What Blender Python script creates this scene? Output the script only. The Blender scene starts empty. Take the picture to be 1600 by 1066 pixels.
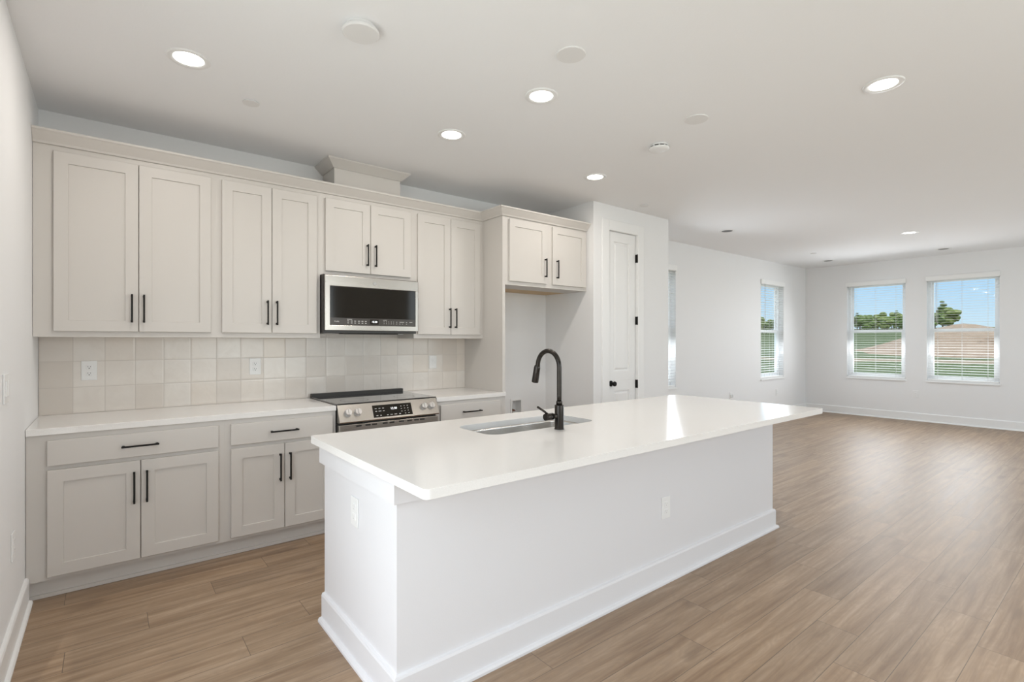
import bpy, bmesh, math, random
from mathutils import Vector, Matrix
random.seed(7)
sc = bpy.context.scene
COL = sc.collection
R = math.radians

# ------------------------------------------------------------------ camera
cam_d = bpy.data.cameras.new('camera')
cam_d.sensor_width = 36.0
cam_d.lens = 36.0 * 794.0 / 1600.0
cam_d.clip_start = 0.02
cam_d.clip_end = 2000
cam = bpy.data.objects.new('camera', cam_d)
COL.objects.link(cam)
cam.location = (0.341, -4.3047, 1.3798)
cam.rotation_euler = (R(90), 0, R(-38.46))
sc.camera = cam

# ------------------------------------------------------------------ colour management
sc.view_settings.view_transform = 'Standard'
sc.view_settings.look = 'None'
sc.view_settings.gamma = 1.0
sc.view_settings.use_curve_mapping = False
sc.view_settings.exposure = 0.07
try:
    sc.cycles.use_denoising = True
    sc.cycles.max_bounces = 10
    sc.cycles.diffuse_bounces = 6
    sc.cycles.glossy_bounces = 4
    sc.cycles.transmission_bounces = 6
    sc.cycles.transparent_max_bounces = 12
    sc.cycles.caustics_reflective = False
    sc.cycles.caustics_refractive = False
    sc.cycles.sample_clamp_indirect = 6.0
except Exception:
    pass

# ------------------------------------------------------------------ sky
world = bpy.data.worlds.new('sky')
sc.world = world
world.use_nodes = True
nt = world.node_tree
nt.nodes.clear()
wo = nt.nodes.new('ShaderNodeOutputWorld')
bg = nt.nodes.new('ShaderNodeBackground')
tc = nt.nodes.new('ShaderNodeTexCoord')
sp = nt.nodes.new('ShaderNodeSeparateXYZ')
rp = nt.nodes.new('ShaderNodeValToRGB')
st = nt.nodes.new('ShaderNodeMapRange')
nt.links.new(tc.outputs['Generated'], sp.inputs[0])
nt.links.new(sp.outputs['Z'], rp.inputs[0])
e = rp.color_ramp.elements
e[0].position = 0.0; e[0].color = (0.70, 0.86, 0.96, 1)
e[1].position = 0.115; e[1].color = (0.40, 0.68, 0.98, 1)
x = e.new(0.45); x.color = (0.80, 0.88, 1.0, 1)
x = e.new(0.03); x.color = (0.62, 0.82, 0.97, 1)
st.inputs['From Min'].default_value = 0.15
st.inputs['From Max'].default_value = 0.6
st.inputs['To Min'].default_value = 1.0
st.inputs['To Max'].default_value = 2.2
nt.links.new(sp.outputs['Z'], st.inputs['Value'])
nt.links.new(rp.outputs['Color'], bg.inputs['Color'])
nt.links.new(st.outputs[0], bg.inputs['Strength'])
nt.links.new(bg.outputs[0], wo.inputs[0])

# ------------------------------------------------------------------ sun, and area lamps added to stand in for window light
def sun_light():
    d = bpy.data.lights.new('sun', 'SUN')
    d.energy = 1.3
    d.angle = R(1.0)
    d.color = (1.0, 0.95, 0.88)
    o = bpy.data.objects.new('sun', d)
    COL.objects.link(o)
    v = Vector((0.12, 0.62, -0.78))
    o.rotation_euler = v.to_track_quat('-Z', 'Y').to_euler()
sun_light()

def add_day_fill(loc, direction, sx, sy, energy, color=(0.95, 0.97, 1.0), spread=180):
    d = bpy.data.lights.new('daylight_fill', 'AREA')
    d.shape = 'RECTANGLE'
    d.size = sx; d.size_y = sy
    d.energy = energy
    d.color = color
    d.spread = R(spread)
    o = bpy.data.objects.new('daylight_fill', d)
    COL.objects.link(o)
    o.location = loc
    o.rotation_euler = Vector(direction).to_track_quat('-Z', 'Y').to_euler()
DAY_FILL = {'door': (53, (1.0, 0.99, 0.99)), 'rear_near': (60, (1.0, 0.985, 0.965)), 'rear_mid': (39, (0.99, 0.985, 0.98)), 'rear_far': (52, (0.86, 0.93, 1.0)),
       'win1': (16, (0.95, 0.97, 1.0)), 'win2': (16, (0.95, 0.97, 1.0)), 'win3': (14, (0.86, 0.93, 1.0)), 'win4': (22, (0.88, 0.94, 1.0))}
DOWN = (6.2, (1.0, 0.93, 0.86))
OUTSIDE = (4.0, (0.95, 0.97, 1.0))
add_day_fill((-0.25, -3.55, 1.2), (1, 0, 0.25), 2.9, 2.2, *DAY_FILL['door'])  # fill lamp outside the added, unseen glass door
add_day_fill((2.6, -6.65, 1.60), (0, 1, 0.15), 2.5, 1.9, *DAY_FILL['rear_near'])  # this and the next two: fill lamps at the added, unseen rear windows
add_day_fill((6.6, -6.65, 1.60), (0, 1, 0.2), 2.5, 1.9, *DAY_FILL['rear_mid'])
add_day_fill((9.7, -6.65, 1.60), (0, 1, 0.2), 1.7, 1.9, *DAY_FILL['rear_far'])
add_day_fill((11.225, -1.174, 1.60), (-1, 0, -0.28), 0.84, 1.5, *DAY_FILL['win1'], 145)  # fill lamps just inside the blinds, boosting the four visible windows
add_day_fill((11.225, -2.372, 1.60), (-1, 0, -0.28), 0.84, 1.5, *DAY_FILL['win2'], 145)
add_day_fill((9.832, -0.037, 1.60), (0, -1, -0.28), 0.84, 1.5, *DAY_FILL['win3'], 145)
add_day_fill((6.351, -0.037, 1.60), (0, -1, -0.28), 0.84, 1.5, *DAY_FILL['win4'], 145)
add_day_fill((11.60, -1.174, 1.9), (-1, 0, -0.35), 0.85, 1.7, *OUTSIDE)  # weaker lamps added outside to brighten reveals and slats
add_day_fill((11.60, -2.372, 1.9), (-1, 0, -0.35), 0.85, 1.7, *OUTSIDE)
add_day_fill((9.832, 0.34, 1.9), (0, -1, -0.35), 0.85, 1.7, *OUTSIDE)
add_day_fill((6.351, 0.34, 1.9), (0, -1, -0.35), 0.85, 1.7, *OUTSIDE)

# ------------------------------------------------------------------ materials
def mat(name, col=(0.8, 0.8, 0.8), rough=0.5, metal=0.0, spec=0.5, emit=None, estr=1.0, coat=0.0):
    m = bpy.data.materials.new(name)
    m.use_nodes = True
    p = m.node_tree.nodes['Principled BSDF']
    p.inputs['Base Color'].default_value = (*col, 1)
    p.inputs['Roughness'].default_value = rough
    p.inputs['Metallic'].default_value = metal
    p.inputs['Specular IOR Level'].default_value = spec
    p.inputs['Coat Weight'].default_value = coat
    if emit:
        p.inputs['Emission Color'].default_value = (*emit, 1)
        p.inputs['Emission Strength'].default_value = estr
    return m

class NG:
    def __init__(s, m):
        s.t = m.node_tree; s.n = s.t.nodes; s.l = s.t.links
        s.p = s.n['Principled BSDF']
    def new(s, k, **kw):
        n = s.n.new(k)
        for a, b in kw.items(): setattr(n, a, b)
        return n
    def link(s, a, b): s.l.new(a, b)
    def set(s, sock, v):
        if hasattr(v, 'is_linked'): s.l.new(v, sock)
        else: sock.default_value = v
    def math(s, op, a, b=0.0, c=0.0):
        n = s.n.new('ShaderNodeMath'); n.operation = op
        s.set(n.inputs[0], a); s.set(n.inputs[1], b)
        if len(n.inputs) > 2: s.set(n.inputs[2], c)
        return n.outputs[0]
    def pos(s):
        t = s.n.new('ShaderNodeTexCoord'); return t.outputs['Object']
    def xyz(s, v):
        n = s.n.new('ShaderNodeSeparateXYZ'); s.l.new(v, n.inputs[0]); return n.outputs
    def comb(s, a, b, c):
        n = s.n.new('ShaderNodeCombineXYZ')
        for i, v in enumerate((a, b, c)): s.set(n.inputs[i], v)
        return n.outputs[0]
    def noise(s, v, scale, detail=3, rough=0.5, dist=0.0):
        n = s.n.new('ShaderNodeTexNoise')
        s.l.new(v, n.inputs['Vector']); n.inputs['Scale'].default_value = scale
        n.inputs['Detail'].default_value = detail; n.inputs['Roughness'].default_value = rough
        n.inputs['Distortion'].default_value = dist
        return n.outputs['Fac']
    def ramp(s, f, stops, interp='LINEAR'):
        n = s.n.new('ShaderNodeValToRGB'); n.color_ramp.interpolation = interp
        el = n.color_ramp.elements
        while len(el) < len(stops): el.new(0.5)
        for q, (p_, c) in zip(el, stops):
            q.position = p_; q.color = (*c, 1) if len(c) == 3 else c
        s.set(n.inputs[0], f)
        return n.outputs[0]
    def mix(s, f, a, b, mode='MIX'):
        n = s.n.new('ShaderNodeMix'); n.data_type = 'RGBA'; n.blend_type = mode
        s.set(n.inputs[0], f)
        for k, v in ((6, a), (7, b)):
            if isinstance(v, tuple): n.inputs[k].default_value = (*v, 1)
            else: s.l.new(v, n.inputs[k])
        return n.outputs[2]
    def bump(s, h, strength=0.2, dist=0.01):
        n = s.n.new('ShaderNodeBump'); n.inputs['Strength'].default_value = strength
        n.inputs['Distance'].default_value = dist
        s.l.new(h, n.inputs['Height']); s.l.new(n.outputs[0], s.p.inputs['Normal'])

def painted(name, col, rough=0.55, scale=180, strength=0.06, spec=0.35):
    m = mat(name, col, rough, spec=spec)
    g = NG(m); h = g.noise(g.pos(), scale, 3)
    g.bump(h, strength, 0.003)
    return m

M = {}
M['wall'] = painted('wall_paint', (0.80, 0.80, 0.802), 0.6, 140, 0.12)
M['ceiling'] = painted('ceiling_paint', (0.855, 0.86, 0.87), 0.8, 90, 0.16)
M['trim'] = painted('trim_paint', (0.83, 0.83, 0.825), 0.35, 60, 0.02)
M['island'] = painted('island_paint', (0.72, 0.715, 0.732), 0.45, 160, 0.08)
M['cabinet'] = painted('cabinet_paint', (0.60, 0.572, 0.54), 0.42, 90, 0.03)
M['black'] = mat('black_metal', (0.010, 0.009, 0.008), 0.55, 0.0, 0.2)
M['plate'] = mat('cover_plate_paint', (0.76, 0.755, 0.75), 0.6)
M['plastic'] = mat('white_plastic', (0.80, 0.80, 0.795), 0.3)
M['slot'] = mat('dark_slot', (0.03, 0.028, 0.026), 0.5)
M['lens'] = mat('lamp_lens', (0.9, 0.9, 0.88), 0.4, emit=(1.0, 0.97, 0.92), estr=9.0)
M['lens_off'] = mat('lamp_lens_off', (0.10, 0.10, 0.10), 0.5)
M['gold_wood'] = mat('bare_maple', (0.55, 0.38, 0.19), 0.5)
M['glass_black'] = mat('black_glass', (0.012, 0.010, 0.007), 0.06, spec=0.3)
M['cooktop'] = mat('cooktop_glass', (0.02, 0.02, 0.02), 0.05, spec=0.9, coat=0.6)
M['control'] = mat('control_strip', (0.045, 0.038, 0.032), 0.25)
M['legend'] = mat('panel_lettering', (0.55, 0.54, 0.52), 0.5)
M['led'] = mat('led_digits', (0.9, 0.9, 0.9), 0.5, emit=(0.95, 0.97, 1.0), estr=1.2)
M['dark_body'] = mat('dark_appliance_body', (0.045, 0.042, 0.038), 0.4)
M['bronze'] = mat('valve_bronze', (0.16, 0.07, 0.04), 0.4, 0.4)
M['graphite'] = mat('graphite_metal', (0.040, 0.035, 0.031), 0.22, 0.8)
M['vinyl'] = mat('white_vinyl', (0.86, 0.87, 0.88), 0.35)
M['slat'] = mat('blind_slat', (0.85, 0.85, 0.84), 0.45)
M['cord'] = mat('blind_cord', (0.75, 0.75, 0.75), 0.7)
M['knob'] = mat('knob_metal', (0.62, 0.61, 0.60), 0.28, 0.9)

def steel(name, col, rough, axis):
    m = mat(name, col, rough, 1.0)
    g = NG(m); v = g.xyz(g.pos())
    h = g.noise(g.comb(g.math('MULTIPLY', v[0], 1.5), g.math('MULTIPLY', v[1], 6.0), g.math('MULTIPLY', v[2], 6.0)), 1.0, 2)
    g.link(g.ramp(h, [(0.25, (rough * 0.9,) * 3), (0.75, (rough * 1.1,) * 3)]), g.p.inputs['Roughness'])
    return m
M['steel'] = steel('brushed_steel', (0.47, 0.445, 0.41), 0.27, 0)
M['sink_steel'] = steel('sink_steel', (0.66, 0.65, 0.63), 0.22, 0)

def quartz():
    m = mat('white_quartz', (0.84, 0.83, 0.81), 0.12, spec=0.5)
    g = NG(m)
    n = g.noise(g.pos(), 420, 2)
    n2 = g.noise(g.pos(), 3.0, 4)
    c = g.ramp(n, [(0.35, (0.765, 0.75, 0.73)), (0.6, (0.815, 0.80, 0.78))])
    c2 = g.mix(g.math('MULTIPLY', n2, 0.25), c, (0.78, 0.765, 0.745))
    g.link(c2, g.p.inputs['Base Color'])
    return m
M['quartz'] = quartz()

def window_glass():
    m = bpy.data.materials.new('window_glass')
    m.use_nodes = True
    t = m.node_tree; t.nodes.clear()
    o = t.nodes.new('ShaderNodeOutputMaterial')
    mx = t.nodes.new('ShaderNodeMixShader')
    tr = t.nodes.new('ShaderNodeBsdfTransparent')
    gl = t.nodes.new('ShaderNodeBsdfGlossy')
    gl.inputs['Roughness'].default_value = 0.02
    lw = t.nodes.new('ShaderNodeLayerWeight')
    pw = t.nodes.new('ShaderNodeMath'); pw.operation = 'POWER'; pw.inputs[1].default_value = 5.0
    fr = t.nodes.new('ShaderNodeMath'); fr.operation = 'MULTIPLY_ADD'; fr.inputs[1].default_value = 0.5; fr.inputs[2].default_value = 0.015
    t.links.new(lw.outputs['Facing'], pw.inputs[0]); t.links.new(pw.outputs[0], fr.inputs[0])
    tr.inputs[0].default_value = (0.95, 0.97, 0.97, 1)
    t.links.new(fr.outputs[0], mx.inputs[0]); t.links.new(tr.outputs[0], mx.inputs[1])
    t.links.new(gl.outputs[0], mx.inputs[2]); t.links.new(mx.outputs[0], o.inputs[0])
    return m
M['glass'] = window_glass()

def planks():
    W_, L_ = 0.1787, 1.25
    m = mat('oak_planks', (0.3, 0.22, 0.16), 0.36, spec=0.65)
    g = NG(m); v = g.xyz(g.pos())
    ry = g.math('DIVIDE', g.math('ADD', g.math('MULTIPLY', v[1], -1.0), -2.739 + 40 * W_), W_)
    row = g.math('FLOOR', ry); fy = g.math('FRACT', ry)
    rx = g.math('DIVIDE', g.math('ADD', g.math('ADD', v[0], -4.0 + 50), g.math('MULTIPLY', g.math('SUBTRACT', row, 40.0), 0.305)), L_)
    colu = g.math('FLOOR', rx); fx = g.math('FRACT', rx)
    wn = g.new('ShaderNodeTexWhiteNoise'); wn.noise_dimensions = '2D'
    g.link(g.comb(row, colu, 0.0), wn.inputs['Vector'])
    rnd = wn.outputs['Value']
    off = g.math('MULTIPLY', rnd, 37.0)
    gx = g.math('ADD', v[0], off)
    # long streaks, fine pores and cathedral rings
    streak = g.noise(g.comb(g.math('MULTIPLY', gx, 1.5), g.math('MULTIPLY', v[1], 27.0), off), 1.0, 5, 0.6, 0.4)
    fine = g.noise(g.comb(g.math('MULTIPLY', gx, 6.0), g.math('MULTIPLY', v[1], 130.0), off), 1.0, 3, 0.6)
    wob = g.noise(g.comb(g.math('MULTIPLY', gx, 2.2), g.math('MULTIPLY', v[1], 9.0), off), 1.0, 2, 0.5)
    ring = g.math('SINE', g.math('MULTIPLY', wob, 95.0))
    ring = g.math('MULTIPLY_ADD', ring, 0.5, 0.5)
    knot = g.noise(g.comb(g.math('MULTIPLY', gx, 2.6), g.math('MULTIPLY', v[1], 7.0), off), 1.0, 1)
    base = g.ramp(streak, [(0.28, (0.195, 0.115, 0.062)), (0.5, (0.325, 0.222, 0.138)), (0.72, (0.45, 0.328, 0.225))])
    base = g.mix(g.math('MULTIPLY', fine, 0.30), base, (0.20, 0.145, 0.10))
    base = g.mix(g.math('MULTIPLY', ring, 0.20), base, (0.20, 0.14, 0.095))
    kf = g.ramp(knot, [(0.64, (0, 0, 0)), (0.76, (1, 1, 1))])
    base = g.mix(g.math('MULTIPLY', kf, 0.5), base, (0.14, 0.088, 0.055))
    tone = g.ramp(rnd, [(0.0, (0.92, 0.92, 0.93)), (0.5, (1.0, 1.0, 1.0)), (1.0, (1.07, 1.06, 1.05))])
    base = g.mix(1.0, base, tone, 'MULTIPLY')
    # joints
    ey = g.math('MINIMUM', fy, g.math('SUBTRACT', 1.0, fy))
    ex = g.math('MULTIPLY', g.math('MINIMUM', fx, g.math('SUBTRACT', 1.0, fx)), L_ / W_)
    ed = g.math('MINIMUM', ey, ex)
    gap = g.math('LESS_THAN', ed, 0.0075)
    col = g.mix(g.math('MULTIPLY', gap, 0.75), base, (0.075, 0.055, 0.04))
    g.link(col, g.p.inputs['Base Color'])
    g.link(g.ramp(streak, [(0.2, (0.40,) * 3), (0.8, (0.48,) * 3)]), g.p.inputs['Roughness'])
    hh = g.math('ADD', g.math('MULTIPLY', fine, 0.3), g.math('MULTIPLY', g.math('SUBTRACT', 1.0, gap), 1.0))
    g.bump(g.math('ADD', hh, g.math('MULTIPLY', ring, 0.15)), 0.12, 0.002)
    return m
M['planks'] = planks()

def tile():
    W_, H_ = 0.1605, 0.166
    m = mat('glazed_tile', (0.7, 0.66, 0.62), 0.16, spec=0.5)
    g = NG(m); v = g.xyz(g.pos())
    rx = g.math('DIVIDE', g.math('ADD', v[0], -0.0025 + 20 * W_), W_)
    rz = g.math('DIVIDE', g.math('ADD', v[2], -0.917 + 20 * H_), H_)
    ix, iz = g.math('FLOOR', rx), g.math('FLOOR', rz)
    fx, fz = g.math('FRACT', rx), g.math('FRACT', rz)
    wn = g.new('ShaderNodeTexWhiteNoise'); wn.noise_dimensions = '2D'
    g.link(g.comb(ix, iz, 0.0), wn.inputs['Vector'])
    rnd = wn.outputs['Value']
    o = g.math('MULTIPLY', rnd, 31.0)
    pv = g.comb(g.math('ADD', v[0], o), o, g.math('ADD', v[2], o))
    cloud = g.noise(pv, 7.0, 4, 0.6, 1.2)
    tone = g.ramp(rnd, [(0.0, (0.64, 0.585, 0.53)), (0.45, (0.75, 0.705, 0.655)), (0.75, (0.77, 0.735, 0.69)), (1.0, (0.72, 0.655, 0.585))])
    c = g.mix(g.math('MULTIPLY', g.ramp(cloud, [(0.3, (0, 0, 0)), (0.7, (1, 1, 1))]), 0.42), tone, (0.64, 0.585, 0.53))
    ex = g.math('MINIMUM', fx, g.math('SUBTRACT', 1.0, fx))
    ez = g.math('MINIMUM', fz, g.math('SUBTRACT', 1.0, fz))
    ed = g.math('MINIMUM', ex, ez)
    grout = g.math('LESS_THAN', ed, 0.009)
    c = g.mix(grout, c, (0.54, 0.495, 0.45))
    g.link(c, g.p.inputs['Base Color'])
    g.link(g.math('MULTIPLY_ADD', grout, 0.5, 0.2), g.p.inputs['Roughness'])
    round_ = g.ramp(ed, [(0.0, (0, 0, 0)), (0.06, (1, 1, 1))])
    wav = g.noise(pv, 14.0, 2, 0.5, 0.6)
    g.bump(g.math('ADD', round_, g.math('MULTIPLY', wav, 1.6)), 0.22, 0.003)
    return m
M['tile'] = tile()

def ground_mat():
    m = mat('meadow_grass', (0.1, 0.17, 0.05), 0.9, spec=0.1)
    g = NG(m); v = g.xyz(g.pos())
    big = g.noise(g.pos(), 0.12, 4, 0.6)
    fine = g.noise(g.pos(), 1.4, 5, 0.7)
    c = g.ramp(big, [(0.3, (0.085, 0.105, 0.045)), (0.55, (0.115, 0.138, 0.065)), (0.75, (0.16, 0.17, 0.09))])
    c = g.mix(g.math('MULTIPLY', fine, 0.55), c, (0.05, 0.085, 0.03))
    r = g.new('ShaderNodeAttribute'); r.attribute_name = 'sand'
    w = g.math('ADD', r.outputs['Fac'], g.math('MULTIPLY', g.math('SUBTRACT', fine, 0.5), 0.9))
    f = g.ramp(w, [(0.45, (0, 0, 0)), (0.6, (1, 1, 1))])
    c = g.mix(f, c, (0.27, 0.215, 0.15))
    g.link(c, g.p.inputs['Base Color'])
    return m
M['grass'] = ground_mat()
def dirt_mat():
    m = mat('dry_dirt', (0.42, 0.32, 0.23), 0.95, spec=0.05)
    g = NG(m)
    n = g.noise(g.pos(), 0.9, 5, 0.65)
    c = g.ramp(n, [(0.3, (0.19, 0.13, 0.09)), (0.45, (0.31, 0.23, 0.165)), (0.75, (0.37, 0.28, 0.21))])
    g.link(c, g.p.inputs['Base Color']); g.bump(n, 0.6, 0.3)
    return m
M['dirt'] = dirt_mat()
def leaf_mat(name, a, b):
    m = mat(name, a, 0.8, spec=0.15)
    g = NG(m)
    n = g.noise(g.pos(), 1.6, 4, 0.7)
    g.link(g.ramp(n, [(0.35, a), (0.65, b)]), g.p.inputs['Base Color'])
    return m
M['leaf'] = leaf_mat('tree_leaves', (0.06, 0.10, 0.025), (0.16, 0.21, 0.06))
M['leaf2'] = leaf_mat('pale_tree_leaves', (0.09, 0.13, 0.03), (0.24, 0.27, 0.085))
M['bark'] = mat('bark', (0.13, 0.095, 0.07), 0.9)

# ------------------------------------------------------------------ mesh helpers
ORG = {}
class MB:
    def __init__(s): s.b = bmesh.new()
    def box(s, x0, x1, y0, y1, z0, z1, bev=0.0):
        if x1 < x0: x0, x1 = x1, x0
        if y1 < y0: y0, y1 = y1, y0
        if z1 < z0: z0, z1 = z1, z0
        t = bmesh.new()
        bmesh.ops.create_cube(t, size=1.0)
        for v in t.verts:
            v.co = Vector(((x0 + x1) / 2 + v.co.x * (x1 - x0), (y0 + y1) / 2 + v.co.y * (y1 - y0), (z0 + z1) / 2 + v.co.z * (z1 - z0)))
        if bev > 0:
            bmesh.ops.bevel(t, geom=t.edges[:], offset=bev, segments=2, affect='EDGES', profile=0.5)
        return s._add(t)
    def _add(s, t, mtx=None, mi=0):
        if mtx is not None: t.transform(mtx)
        mp = {}
        for v in t.verts: mp[v] = s.b.verts.new(v.co)
        for f in t.faces:
            nf = s.b.faces.new([mp[v] for v in f.verts]); nf.smooth = f.smooth; nf.material_index = mi
        t.free(); return s
    def cyl(s, p0, p1, r0, r1=None, n=24, cap=True, smooth=True, mi=0):
        p0, p1 = Vector(p0), Vector(p1); r1 = r0 if r1 is None else r1
        ax = (p1 - p0).normalized()
        u = ax.orthogonal().normalized(); w = ax.cross(u)
        A, B = [], []
        for i in range(n):
            a = 2 * math.pi * i / n; d = u * math.cos(a) + w * math.sin(a)
            A.append(s.b.verts.new(p0 + d * r0)); B.append(s.b.verts.new(p1 + d * r1))
        for i in range(n):
            f = s.b.faces.new((A[i], A[(i + 1) % n], B[(i + 1) % n], B[i])); f.smooth = smooth; f.material_index = mi
        if cap:
            s.b.faces.new(A[::-1]).material_index = mi; s.b.faces.new(B).material_index = mi
        return s
    def lathe(s, prof, c, axis='z', n=32, smooth=True, up=1):
        # prof: (radius, height) list
        rings = []
        for r, h in prof:
            ring = []
            for i in range(n):
                a = 2 * math.pi * i / n
                p = (r * math.cos(a), r * math.sin(a), h * up)
                if axis == 'y': p = (p[0], p[2], p[1])
                if axis == 'x': p = (p[2], p[0], p[1])
                ring.append(s.b.verts.new(Vector(c) + Vector(p)))
            rings.append(ring)
        for A, B in zip(rings, rings[1:]):
            for i in range(n):
                f = s.b.faces.new((A[i], A[(i + 1) % n], B[(i + 1) % n], B[i])); f.smooth = smooth
        s.b.faces.new(rings[0][::-1]); s.b.faces.new(rings[-1])
        return s
    def tube(s, pts, r, n=20, cap=True):
        pts = [Vector(p) for p in pts]
        rr = r if isinstance(r, (list, tuple)) else [r] * len(pts)
        rings = []; u = None
        for i, p in enumerate(pts):
            d = (pts[min(i + 1, len(pts) - 1)] - pts[max(i - 1, 0)]).normalized()
            if u is None: u = d.orthogonal().normalized()
            u = (u - d * u.dot(d)).normalized(); w = d.cross(u)
            rings.append([s.b.verts.new(p + (u * math.cos(2 * math.pi * k / n) + w * math.sin(2 * math.pi * k / n)) * rr[i]) for k in range(n)])
        for A, B in zip(rings, rings[1:]):
            for i in range(n):
                f = s.b.faces.new((A[i], A[(i + 1) % n], B[(i + 1) % n], B[i])); f.smooth = True
        if cap:
            s.b.faces.new(rings[0][::-1]); s.b.faces.new(rings[-1])
        return s
    def prism(s, poly, axis, a0, a1):
        # poly in the other two axes; extruded along axis
        def P(q, a):
            return {'x': (a, q[0], q[1]), 'y': (q[0], a, q[1]), 'z': (q[0], q[1], a)}[axis]
        A = [s.b.verts.new(P(q, a0)) for q in poly]; B = [s.b.verts.new(P(q, a1)) for q in poly]
        n = len(poly)
        for i in range(n): s.b.faces.new((A[i], A[(i + 1) % n], B[(i + 1) % n], B[i]))
        s.b.faces.new(A[::-1]); s.b.faces.new(B)
        return s
    def sweep(s, path, prof, closed=False):
        # path: XY points; outward is to the right-hand side of travel; prof: (out, z) closed polygon
        P = [Vector((p[0], p[1])) for p in path]; n = len(P); rings = []
        for i in range(n):
            dirs = []
            if i > 0 or closed: dirs.append((P[i] - P[i - 1]).normalized())
            if i < n - 1 or closed: dirs.append((P[(i + 1) % n] - P[i]).normalized())
            ns = [Vector((d.y, -d.x)) for d in dirs]
            if len(ns) == 2:
                b = (ns[0] + ns[1]).normalized(); b = b / max(0.2, b.dot(ns[0]))
            else: b = ns[0]
            rings.append([s.b.verts.new((P[i].x + b.x * o, P[i].y + b.y * o, z)) for o, z in prof])
        m = len(prof)
        pairs = list(zip(rings, rings[1:])) + ([(rings[-1], rings[0])] if closed else [])
        for A, B in pairs:
            for k in range(m): s.b.faces.new((A[k], A[(k + 1) % m], B[(k + 1) % m], B[k]))
        if not closed:
            s.b.faces.new(rings[0][::-1]); s.b.faces.new(rings[-1])
        return s
    def shaker(s, x0, x1, z0, z1, yf, t=0.02, st=0.065, dep=0.008, raised=False):
        b = 0.0025
        def ring(ins, y): return [s.b.verts.new(p) for p in ((x0 + ins, y, z0 + ins), (x1 - ins, y, z0 + ins), (x1 - ins, y, z1 - ins), (x0 + ins, y, z1 - ins))]
        rs = [ring(0, yf + t), ring(0, yf + b), ring(b * 0.4, yf + b * 0.3), ring(b, yf), ring(st, yf), ring(st + 0.0015, yf + dep)]
        if raised: rs += [ring(st + 0.014, yf + dep), ring(st + 0.034, yf + 0.003)]
        for A, B in zip(rs, rs[1:]):
            for i in range(4): s.b.faces.new((A[i], A[(i + 1) % 4], B[(i + 1) % 4], B[i]))
        s.b.faces.new(rs[0][::-1]); s.b.faces.new(rs[-1])
        return s
    def ico(s, c, r, sub=2, squash=1.0, jit=0.0, mi=0):
        t = bmesh.new(); bmesh.ops.create_icosphere(t, subdivisions=sub, radius=r)
        for v in t.verts:
            k = 1 + random.uniform(-jit, jit)
            v.co = Vector((v.co.x * k, v.co.y * k, v.co.z * k * squash))
        return s._add(t, Matrix.Translation(c), mi)
    def build(s, name, m, parent=None, org=None):
        bmesh.ops.recalc_face_normals(s.b, faces=s.b.faces[:])
        o0 = Vector(ORG[parent.name]) if parent is not None else Vector(org or (0, 0, 0))
        for v in s.b.verts: v.co -= o0
        me = bpy.data.meshes.new(name); s.b.to_mesh(me); s.b.free()
        for q in (m if isinstance(m, (list, tuple)) else [m]): me.materials.append(q)
        o = bpy.data.objects.new(name, me); COL.objects.link(o)
        if parent is not None: o.parent = parent
        else: o.location = o0
        ORG[o.name] = tuple(o0)
        return o

def tag(o, label=None, cat=None, group=None, kind=None):
    if label: o['label'] = label
    if cat: o['category'] = cat
    if group: o['group'] = group
    if kind: o['kind'] = kind
    return o
def thing(name, label, cat, loc=(0, 0, 0), group=None, kind=None):
    o = bpy.data.objects.new(name, None); COL.objects.link(o)
    o.location = loc; o.empty_display_size = 0.1
    ORG[o.name] = tuple(loc)
    return tag(o, label, cat, group, kind)
def struct(name, mb, m, parent=None, org=None):
    o = mb.build(name, m, parent, org)
    if parent is None: o['kind'] = 'structure'
    return o
def copy_tree(o, parent=None):
    c = o.copy(); COL.objects.link(c)
    if parent is not None: c.parent = parent
    for ch in list(o.children): copy_tree(ch, c)
    return c
def place(o, loc, rz=0.0, label=None, group=None, rx=0.0):
    o.location = loc; o.rotation_euler = (rx, 0, rz)
    if label: o['label'] = label
    if group: o['group'] = group
    return o
def text_mesh(mb, txt, size, mtx, align='CENTER'):
    cu = bpy.data.curves.new('lettering', 'FONT'); cu.body = txt; cu.size = size
    cu.align_x = align; cu.align_y = 'CENTER'; cu.extrude = 0.0004
    ob = bpy.data.objects.new('lettering', cu); COL.objects.link(ob)
    dg = bpy.context.evaluated_depsgraph_get()
    me = bpy.data.meshes.new_from_object(ob.evaluated_get(dg))
    t = bmesh.new(); t.from_mesh(me)
    bpy.data.objects.remove(ob); bpy.data.curves.remove(cu); bpy.data.meshes.remove(me)
    mb._add(t, mtx)

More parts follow.
